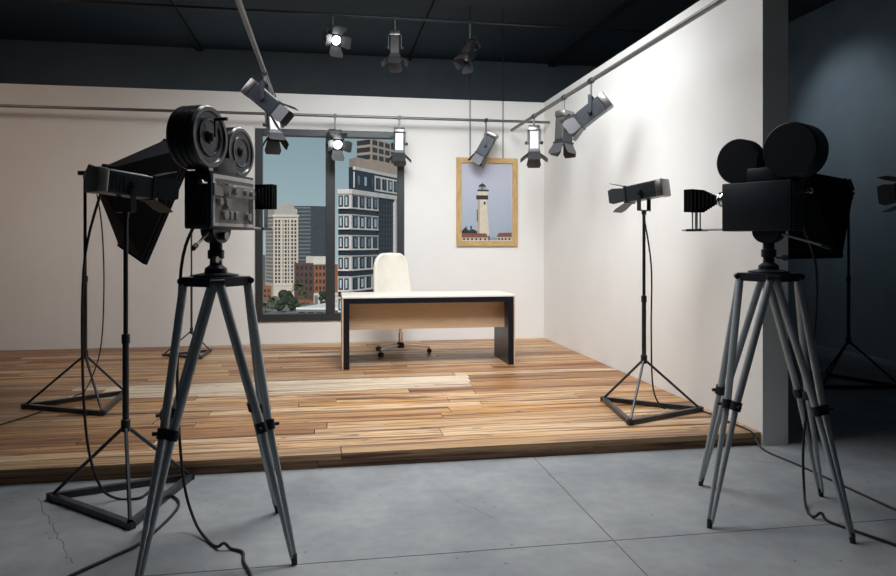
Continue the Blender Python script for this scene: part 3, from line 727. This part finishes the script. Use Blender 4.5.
    for s in (-1, 1):
        MB().cyl((F1-.01, s*.022, B0+.012), (F1+.265, s*.022, B0+.012), .0055, n=10).build('support_rod', 'steel', t)
        MB().cyl((F1+.20, s*.022, B0+.012), (F1+.20, s*.022, lz-.055), .004, n=8).build('matte_box_post', 'steel', t)
        MB().cyl((F1+.18, s*.022, B0+.012), (F1+.18, s*.022, lz-.055), .004, n=8).build('matte_box_post', 'steel', t)
    MB().box(F1+.14, F1+.235, -.034, .034, B0+.004, B0+.018, bev=.002, seg=1).build('rod_bridge', 'dark_metal', t)
    return t
HZ = PZT+.036
film_camera((*LT, HZ), R_(66), 'black film camera with grey control panel of knobs and two reel magazines')
film_camera((*RT, HZ), R_(118), 'black film camera in shadow with bellows aimed at the set')

# ------------------------------------------------------------------ cables
def cable(label, pts, r=.007): 
    o = thing('power_cable', label, 'cable', pts[0], 0, 'power cables')
    return MB().tube([Vector(p)-Vector(pts[0]) for p in pts], r).build('cord', 'rubber', o)
g0 = .008; gs = ZS+.008
cable('black cable hanging from the spotlight on concrete and curling over the floor',
      [(-1.16, 3.91, 1.66), (-1.23, 3.86, 1.3), (-1.24, 3.85, .8), (-1.22, 3.86, .35), (-1.17, 3.90, .10), (-1.10, 3.96, g0), (-.99, 3.95, g0), (-.955, 4.05, g0), (-.87, 4.01, g0), (-.76, 3.80, g0), (-.825, 3.39, g0), (-.926, 3.22, g0), (-1.06, 3.03, g0), (-1.3, 2.6, g0)])
cable('black cable dropping from the film camera with knobs to the floor',
      [(-.565, 3.16, 1.45), (-.64, 3.25, 1.25), (-.69, 3.42, .7), (-.68, 3.50, .25), (-.62, 3.45, .06), (-.54, 3.33, g0), (-.487, 3.247, .012), (-.455, 3.235, .03), (-.425, 3.225, g0), (-.37, 3.18, g0), (-.353, 3.08, g0), (-.302, 2.914, g0), (-.27, 2.6, g0)])
cable('black cable dropping from the film camera in shadow to the floor',
      [(2.305, 3.10, 1.45), (2.44, 3.18, 1.2), (2.50, 3.30, .7), (2.50, 3.36, .3), (2.46, 3.30, .07), (2.40, 3.20, g0), (2.367, 3.105, .012), (2.405, 3.10, .03), (2.405, 3.05, g0), (2.457, 2.906, g0), (2.519, 2.742, g0), (2.62, 2.4, g0)])
cable('black cable running from the slim stand over the stage edge to the floor',
      [(2.33, 4.93, 1.60), (2.41, 4.96, 1.2), (2.43, 5.0, .7), (2.47, 5.05, .25), (2.55, 5.04, gs), (2.64, 5.0, gs), (2.79, 4.9, gs), (2.81, 4.6, gs), (2.815, 4.32, gs), (2.818, 4.27, .06), (2.82, 4.16, g0), (2.838, 3.845, g0), (2.844, 3.437, g0), (2.85, 3.1, g0), (2.86, 2.7, g0)], .006)
cable('thin black cable hanging from the softbox stand across the planks',
      [(-1.80, 5.86, 1.86), (-1.74, 5.84, 1.5), (-1.73, 5.86, 1.0), (-1.80, 6.0, .5), (-1.98, 6.25, .16), (-2.07, 6.30, gs), (-2.10, 6.1, gs), (-2.139, 5.719, gs), (-2.261, 5.355, gs), (-2.5, 4.9, gs)], .005)

# ------------------------------------------------------------------ the city outside the window
GZ = -18.3
for nm, c, r_, v in (('city_beige', (0.60, 0.53, 0.46), .8, .06), ('city_beige_dark', (0.36, 0.33, 0.32), .8, .06), ('city_window', (0.03, 0.035, 0.045), .3, .2),
                     ('city_navy', (0.012, 0.018, 0.035), .35, .2), ('city_stone', (0.66, 0.61, 0.60), .8, .08), ('city_glassblue', (0.13, 0.19, 0.26), .2, .3), ('city_skyreflect', (0.42, 0.55, 0.64), .2, .2),
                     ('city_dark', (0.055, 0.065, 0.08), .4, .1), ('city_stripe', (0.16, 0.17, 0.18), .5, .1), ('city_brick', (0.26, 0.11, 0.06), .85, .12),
                     ('city_brown', (0.10, 0.06, 0.05), .85, .1), ('city_pale', (0.60, 0.57, 0.52), .8, .06), ('city_roofwhite', (0.85, 0.84, 0.82), .7, .04),
                     ('city_road', (0.20, 0.20, 0.205), .9, .15), ('city_tan', (0.42, 0.33, 0.28), .8, .08), ('city_grey', (0.18, 0.19, 0.21), .8, .1)):
    mat(nm, c, r_, var=v, scale=.6)
mat('leaf_dark', (0.025, 0.04, 0.022), .8, var=.4, scale=1.5); mat('palm_leaf', (0.07, 0.085, 0.035), .7, var=.3, scale=1.5); mat('bark', (0.16, 0.12, 0.09), .9, var=.2, scale=2)
c0 = at(300, 244, 500)
gnd = MB().box(-260, 260, 60, 700, GZ-.4, GZ).build('ground', 'city_road', smooth=False)
struct(gnd, 'grey street far below the window', 'street')
class Bld:
    """a building with one vertical corner edge at (u, d) and faces running along two directions in plan"""
    def __init__(s, label, u, d, e1, e2, top_v, base=GZ, name='office_building'):
        p = at(u, HOR, d); s.o = Vector((p.x, p.y, base)); s.top = CAMZ+(HOR-top_v)/FPX*d-base
        s.e1 = camdir(*e1, 0); s.e2 = camdir(*e2, 0)
        s.root = thing(name, label, 'building', s.o, 0)
        nrm = lambda q, other: (Vector((q.y, -q.x, 0)) if Vector((q.y, -q.x, 0)).dot(other) < 0 else Vector((-q.y, q.x, 0)))
        s.n1 = nrm(s.e1, s.e2); s.n2 = nrm(s.e2, s.e1)
    def body(s, L1, L2, z0, z1, m, nm='wall', parent=None):
        a = Vector((0, 0, z0)); b = MB(); b.prism([a, a+s.e1*L1, a+s.e1*L1+s.e2*L2, a+s.e2*L2], (0, 0, z1-z0))
        return b.build(nm, m, parent or s.root, smooth=False)
    def panel(s, f, t0, t1, z0, z1, dep, b, off=0.0):
        e, n = (s.e1, s.n1) if f == 1 else (s.e2, s.n2)
        a = e*t0+n*(off-.05)+UP*z0; b.prism([a, a+e*(t1-t0), a+e*(t1-t0)+UP*(z1-z0), a+UP*(z1-z0)], n*(dep+.05))
def zoff(v, d, base=GZ): return CAMZ+(HOR-v)/FPX*d-base

# beige tower
B = Bld('tall beige tower with a grid of small windows, seen through the window', 273.5, 260, (1, .12), (-.55, .83), 216)
L1, L2 = 9.0, 9.0; zt = B.top
B.body(L1, L2, 0, zt, 'city_beige')
b = MB()
for i in range(7):
    for k in range(17):
        t = .55+i*1.18; z = 5.2+k*((zt-6.2)/17); B.panel(1, t, t+.72, z, z+.95, .02, b); B.panel(2, t, t+.72, z, z+.95, .02, b)
o = b.build('window_grid', 'city_window', B.root, smooth=False); o['kind'] = 'stuff'
b = MB()
for t in (0, 2.9, 5.75, 8.6): B.panel(1, t, t+.4, 0, zt, .18, b)
b.build('pilaster', 'city_beige', B.root, smooth=False)
b = MB(); B.panel(1, -.3, L1+.3, zt-.3, zt+.5, .5, b); B.panel(2, -.3, L2+.3, zt-.3, zt+.5, .5, b); B.panel(1, 0, L1, 4.2, 4.8, .3, b); b.build('cornice', 'city_pale', B.root, smooth=False)
b = MB(); a = UP*zt; q = [a, a+B.e1*L1, a+B.e1*L1+B.e2*L2, a+B.e2*L2]; cen = sum(q, Vector())/4
lo = [b.bm.verts.new(p) for p in q]; hi = [b.bm.verts.new(p.lerp(cen, .33)+UP*4.6) for p in q]
for i in range(4): b.bm.faces.new((lo[i], lo[(i+1) % 4], hi[(i+1) % 4], hi[i]))
b.bm.faces.new(hi); rf = b.build('mansard_roof', 'city_beige_dark', B.root, smooth=False)
for t in (.6, 4.0, 7.2):
    b = MB(); B.panel(1, t, t+1.3, zt+.4, zt+2.6, .3, b, -1.2); b.build('dormer', 'city_pale', rf, smooth=False)
    b = MB(); B.panel(1, t+.3, t+1.0, zt+.7, zt+2.1, .34, b, -1.18); b.build('dormer', 'city_window', rf, smooth=False)

# dark glass slab
B = Bld('dark glass office slab with horizontal stripes behind the beige tower', 311, 330, (-1, .05), (.85, .52), 208)
zt = B.top+1; B.body(10.5, 8, 0, zt, 'city_dark')
for k in range(18):
    b = MB(); z = zt-1.2-k*1.75; B.panel(1, .2, 10.4, z, z+.62, .08, b); b.build('spandrel', 'city_stripe', B.root, smooth=False)

# brown brick block with a pale penthouse
B = Bld('brown brick block with pale corner roof beside the beige tower', 314, 232, (1, .25), (-1, .35), 263)
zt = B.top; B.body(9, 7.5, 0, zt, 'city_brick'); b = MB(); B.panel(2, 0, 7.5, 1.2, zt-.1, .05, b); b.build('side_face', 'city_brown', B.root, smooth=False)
for i in range(3):
    for k in range(4):
        t = .5+i*1.2; z = zt-2.2-k*2.3; b = MB(); B.panel(1, t, t+.7, z, z+1.3, .04, b); b.build('window', 'city_window', B.root, smooth=False)
b = MB()
for i in range(4):
    for k in range(4):
        t = .8+i*1.7; z = zt-2.2-k*2.3; B.panel(2, t, t+.8, z, z+1.2, .08, b)
b.build('side_windows', 'city_window', B.root, smooth=False)
b = MB(); B.panel(1, -.2, 9, zt-.5, zt+.3, .3, b); B.panel(1, -.1, 9, 0, 3.4, .15, b); b.build('cornice', 'city_pale', B.root, smooth=False)
B.body(6, 3, zt, zt+2.2, 'city_pale', 'penthouse')

# small buildings at the window's edge
B = Bld('small brick building low at the window edge below the beige tower', 259, 245, (1, .1), (-.6, .8), 286)
zt = B.top; B.body(4.3, 5, 0, zt, 'city_brick')
for i in range(3):
    for k in range(2):
        b = MB(); B.panel(1, .4+i*1.3, 1.1+i*1.3, 1+k*1.8, 2+k*1.8, .04, b); b.build('window', 'city_window', B.root, smooth=False)
B = Bld('dark distant block at the window edge beside the beige tower', 263, 360, (-1, .2), (.5, .86), 255)
zt = B.top; B.body(9, 8, 0, zt, 'city_grey')
for k in range(5):
    b = MB(); B.panel(1, .4, 8.6, zt-2-k*2.2, zt-1-k*2.2, .05, b); b.build('window_strip', 'city_window', B.root, smooth=False)
B = Bld('low pavilion with a broad white flat roof below the window', 296, 176, (1, -.05), (.35, .94), 309, name='pavilion')
zt = B.top; B.body(10, 33, 0, zt-.1, 'city_grey'); B.body(11, 34, zt-.3, zt+.35, 'city_roofwhite', 'roof')
for i in range(4):
    b = MB(); B.panel(1, .6+i*2.3, 2.3+i*2.3, .6, 2.6, .05, b); b.build('window', 'city_window', B.root, smooth=False)
B = Bld('low dark shop block under the striped tower', 318, 212, (1, .05), (-.3, .95), 297, name='shop_building')
zt = B.top; B.body(14, 9, 0, zt, 'city_pale')
for i in range(5):
    b = MB(); B.panel(1, .6+i*2.4, 2.2+i*2.4, .4, 2.4, .05, b); b.build('window', 'city_window', B.root, smooth=False)

# post-modern tower with stone window bands
d0 = 130
B = Bld('tall dark tower with stone bands of tall windows', 350, d0, (.363, .932), (-1, .13), 190)
LA, LBk = 24.0, 2.25; zt = zoff(190, d0)
a0 = Vector((0, 0, 0)); back = B.e1*24
b = MB(); b.prism([a0, B.e1*LA, B.e1*LA+B.e2*14, B.e2*LBk+B.e1*14+B.e2*4, B.e2*LBk], (0, 0, zt)); b.build('wall', 'city_navy', B.root, smooth=False)
def tower_window(f, tc_, w_, zc, h_, off=.0):
    b = MB(); B.panel(f, tc_-w_/2, tc_+w_/2, zc-h_/2, zc+h_/2, .34, b, off); wn = b.build('window', 'city_navy', B.root, smooth=False)
    b = MB(); B.panel(f, tc_-w_*.2, tc_+w_*.2, zc-h_*.38, zc+h_*.38, .40, b, off)
    b.build('pane', rng.choice(['city_skyreflect', 'city_glassblue', 'city_dark', 'city_glassblue']) if f == 1 else 'city_skyreflect', wn, smooth=False)  # pale panes have the bright sky's reflection put into their colour
for v in (201, 221.8, 242.6, 263.2, 284, 304.6):
    zc = zoff(v, d0)
    b = MB(); B.panel(1, 0.0, 11.0, zc-1.42, zc+1.42, .25, b); B.panel(2, 0.0, LBk, zc-1.42, zc+1.42, .25, b); b.build('stone_band', 'city_stone', B.root, smooth=False)
    b = MB(); B.panel(1, 0.0, 11.0, zc-1.42, zc-1.28, .42, b); B.panel(1, 0.0, 11.0, zc+1.28, zc+1.42, .42, b); B.panel(2, 0, LBk, zc-1.42, zc-1.28, .42, b); B.panel(2, 0, LBk, zc+1.28, zc+1.42, .42, b)
    b.build('moulding', 'city_stone', B.root, smooth=False)
    for k in range(4): tower_window(1, 1.45+2.72*k, 1.85, zc, 2.1)
    for k in range(2): tower_window(2, .58+1.1*k, .86, zc, 2.1)
b = MB()
for k in range(10): B.panel(1, 11.2+k*1.25, 11.3+k*1.25, 0, zt-1.2, .12, b)
for v in [197+i*5.2 for i in range(26)]: z = zoff(v, d0); B.panel(1, 11.1, 18.3, z, z+.18, .10, b)
b.build('glazing_bars', 'city_dark', B.root, smooth=False)
for t in (18.4, 20.4, 22.6): 
    b = MB(); B.panel(1, t, t+.7, 0, zt-.5, .45, b); b.build('pilaster', 'city_stone', B.root, smooth=False)
b = MB(); B.panel(1, 18.6, 23.4, 0, zt-.6, .2, b); b.build('blue_glazing', 'city_glassblue', B.root, smooth=False)
b = MB(); B.panel(1, -.1, LA, zt-.7, zt+.15, .5, b); B.panel(2, -.1, LBk, zt-.7, zt+.15, .5, b); b.build('cornice', 'city_stone', B.root, smooth=False)
# set back upper tier and crown belong to the same tower
sh = B.e1*1.3+B.e2*(-.4)
zu = zoff(167.5, d0+2)
b = MB(); b.prism([sh+UP*zt, B.e1*LA+UP*zt, B.e1*LA+B.e2*9+UP*zt, sh+B.e2*1.6+B.e1*8+UP*zt, sh+B.e2*1.3+UP*zt], (0, 0, zu-zt)); b.build('upper_tier', 'city_navy', B.root, smooth=False)
zc = zoff(180, d0+2)
b = MB(); B.panel(1, 1.3, LA, zc-1.5, zc+1.5, .25, b, -.0); b.build('stone_band', 'city_stone', B.root, smooth=False)
for k in range(8): tower_window(1, 2.7+2.75*k, 1.9, zc, 2.2)
b = MB(); B.panel(1, 1.2, LA, zu-.5, zu+.1, .4, b); b.build('cornice', 'city_stone', B.root, smooth=False)
b = MB(); q0 = B.e1*4+B.n1*-.8; b.prism([q0+UP*zu, B.e1*LA+UP*zu, B.e1*LA+B.e2*6+UP*zu, q0+B.e2*3+B.e1*3+UP*zu], (0, 0, 2.2)); b.build('penthouse', 'city_tan', B.root, smooth=False)
p = at(371, HOR, 146)-B.o; p.z = 0
ca, cb = camdir(.42, .90, 0), camdir(-.80, .60, 0)
z0c, z1c = zoff(161, 146), zoff(138, 146)
b = MB(); b.prism([p+UP*z0c, p+ca*11+UP*z0c, p+ca*11+cb*4.2+UP*z0c, p+cb*4.2+UP*z0c], (0, 0, z1c-z0c)); cr = b.build('crown', 'city_tan', B.root, smooth=False)
b = MB(); b.prism([p+ca*.8+cb*.6+UP*(zu+2), p+ca*11+UP*(zu+2), p+ca*11+cb*4+UP*(zu+2), p+cb*3.6+UP*(zu+2)], (0, 0, z0c-zu-1.8)); b.build('crown_base', 'city_grey', B.root, smooth=False)
na = Vector((ca.y, -ca.x, 0)); nb = Vector((-cb.y, cb.x, 0))
if na.dot(cb) > 0: na = -na
if nb.dot(ca) > 0: nb = -nb
for k in range(3):
    z = z0c+.45+k*1.55
    for i in range(4):
        a = p+ca*(.6+i*2.6)+na*-.05+UP*z; MB().prism([a, a+ca*1.9, a+ca*1.9+UP*.95, a+UP*.95], na*.12).build('window', 'city_window', cr, smooth=False)
    a = p+cb*.2+nb*-.05+UP*z; MB().prism([a, a+cb*3.8, a+cb*3.8+UP*.95, a+UP*.95], nb*.12).build('window', 'city_window', cr, smooth=False)

# trees
def tree(u, v, d, r, label):
    p = at(u, HOR, d); zc = CAMZ+(HOR-v)/FPX*d-GZ
    t = thing('street_tree', label, 'tree', (p.x, p.y, GZ), 0, 'trees in the street below')
    MB().cyl((0, 0, 0), (0, 0, zc), .3, .15, n=8).build('trunk', 'bark', t)
    bm = bmesh.new(); q = random.Random(int(u*7))
    for k in range(16):
        c = Vector((q.uniform(-1, 1), q.uniform(-.7, .7), q.uniform(-.8, .9)))*r*.62
        rr = bmesh.ops.create_icosphere(bm, subdivisions=2, radius=r*q.uniform(.28, .5))
        for vtx in rr['verts']: vtx.co = vtx.co*q.uniform(.82, 1.18)+c+Vector((0, 0, zc))
    me = bpy.data.meshes.new('crown'); bm.to_mesh(me); bm.free(); me.materials.append(MATS['leaf_dark']); obj('crown', me, t)
def palm(u, v, d, r, label):
    p = at(u, HOR, d); zc = CAMZ+(HOR-v)/FPX*d-GZ
    t = thing('palm_tree', label, 'tree', (p.x, p.y, GZ), 0, 'palms in the street below')
    MB().tube([(0, 0, 0), (.1, 0, zc*.5), (0, 0, zc)], .22, n=7, sub=4).build('trunk', 'bark', t)
    q = random.Random(int(u*11)); b = MB()
    for k in range(30):
        a = q.uniform(0, 6.283); el = q.uniform(-.5, 1.2); L = r*q.uniform(.8, 1.1); dr = Vector((math.cos(a)*math.cos(el), math.sin(a)*math.cos(el), math.sin(el))); sd = Vector((-math.sin(a), math.cos(a), 0))
        prev = None
        for j in range(5):
            s_ = j/4; c = Vector((0, 0, zc))+dr*L*s_+Vector((0, 0, -L*.55*s_*s_)); wd = .32*math.sin(math.pi*min(1, .15+s_*.85))
            pair = (b.bm.verts.new(c-sd*wd+Vector((0, 0, -.1))), b.bm.verts.new(c+Vector((0, 0, .06))), b.bm.verts.new(c+sd*wd+Vector((0, 0, -.1))))
            if prev:
                b.bm.faces.new((prev[0], prev[1], pair[1], pair[0])); b.bm.faces.new((prev[1], prev[2], pair[2], pair[1]))
            prev = pair
    b.build('fronds', 'palm_leaf', t, smooth=False)
tree(286, 296, 225, 2.6, 'round dark street tree in front of the beige tower')
tree(294, 304, 205, 2.0, 'low dark street tree beside the white roofed pavilion')
tree(280, 305, 200, 1.8, 'small dark street tree below the beige tower')
tree(325, 296, 195, 1.8, 'green tree below the brick block')
palm(299.5, 286, 222, 3.0, 'palm tree standing before the brown brick block')
palm(271, 299, 212, 2.8, 'palm tree standing before the small brick building')
palm(265, 305, 200, 2.2, 'short palm tree low at the window edge')
palm(305, 294, 215, 2.0, 'short palm tree by the foot of the brown block')

# pool of light on the dark side wall, from a ceiling spotlight beyond the frame
cs_ = hung_spot((4.7, 8.2, ZC), .12, -98, -48, 'black ceiling spotlight aimed at the dark hall wall')
cs_['group'] = 'spotlights in the hall'
d = bpy.data.lights.new('wall_beam', 'SPOT'); d.energy = 44; d.spot_size = R_(78); d.spot_blend = .9; d.shadow_soft_size = .05; d.color = (.85, .93, 1)
lo = bpy.data.objects.new('wall_beam', d); COL.objects.link(lo); lo.location = (4.95, 8.16, 4.05); lo.rotation_euler = (Vector((6.5, 7.9, 2.75))-Vector(lo.location)).to_track_quat('-Z', 'Y').to_euler()
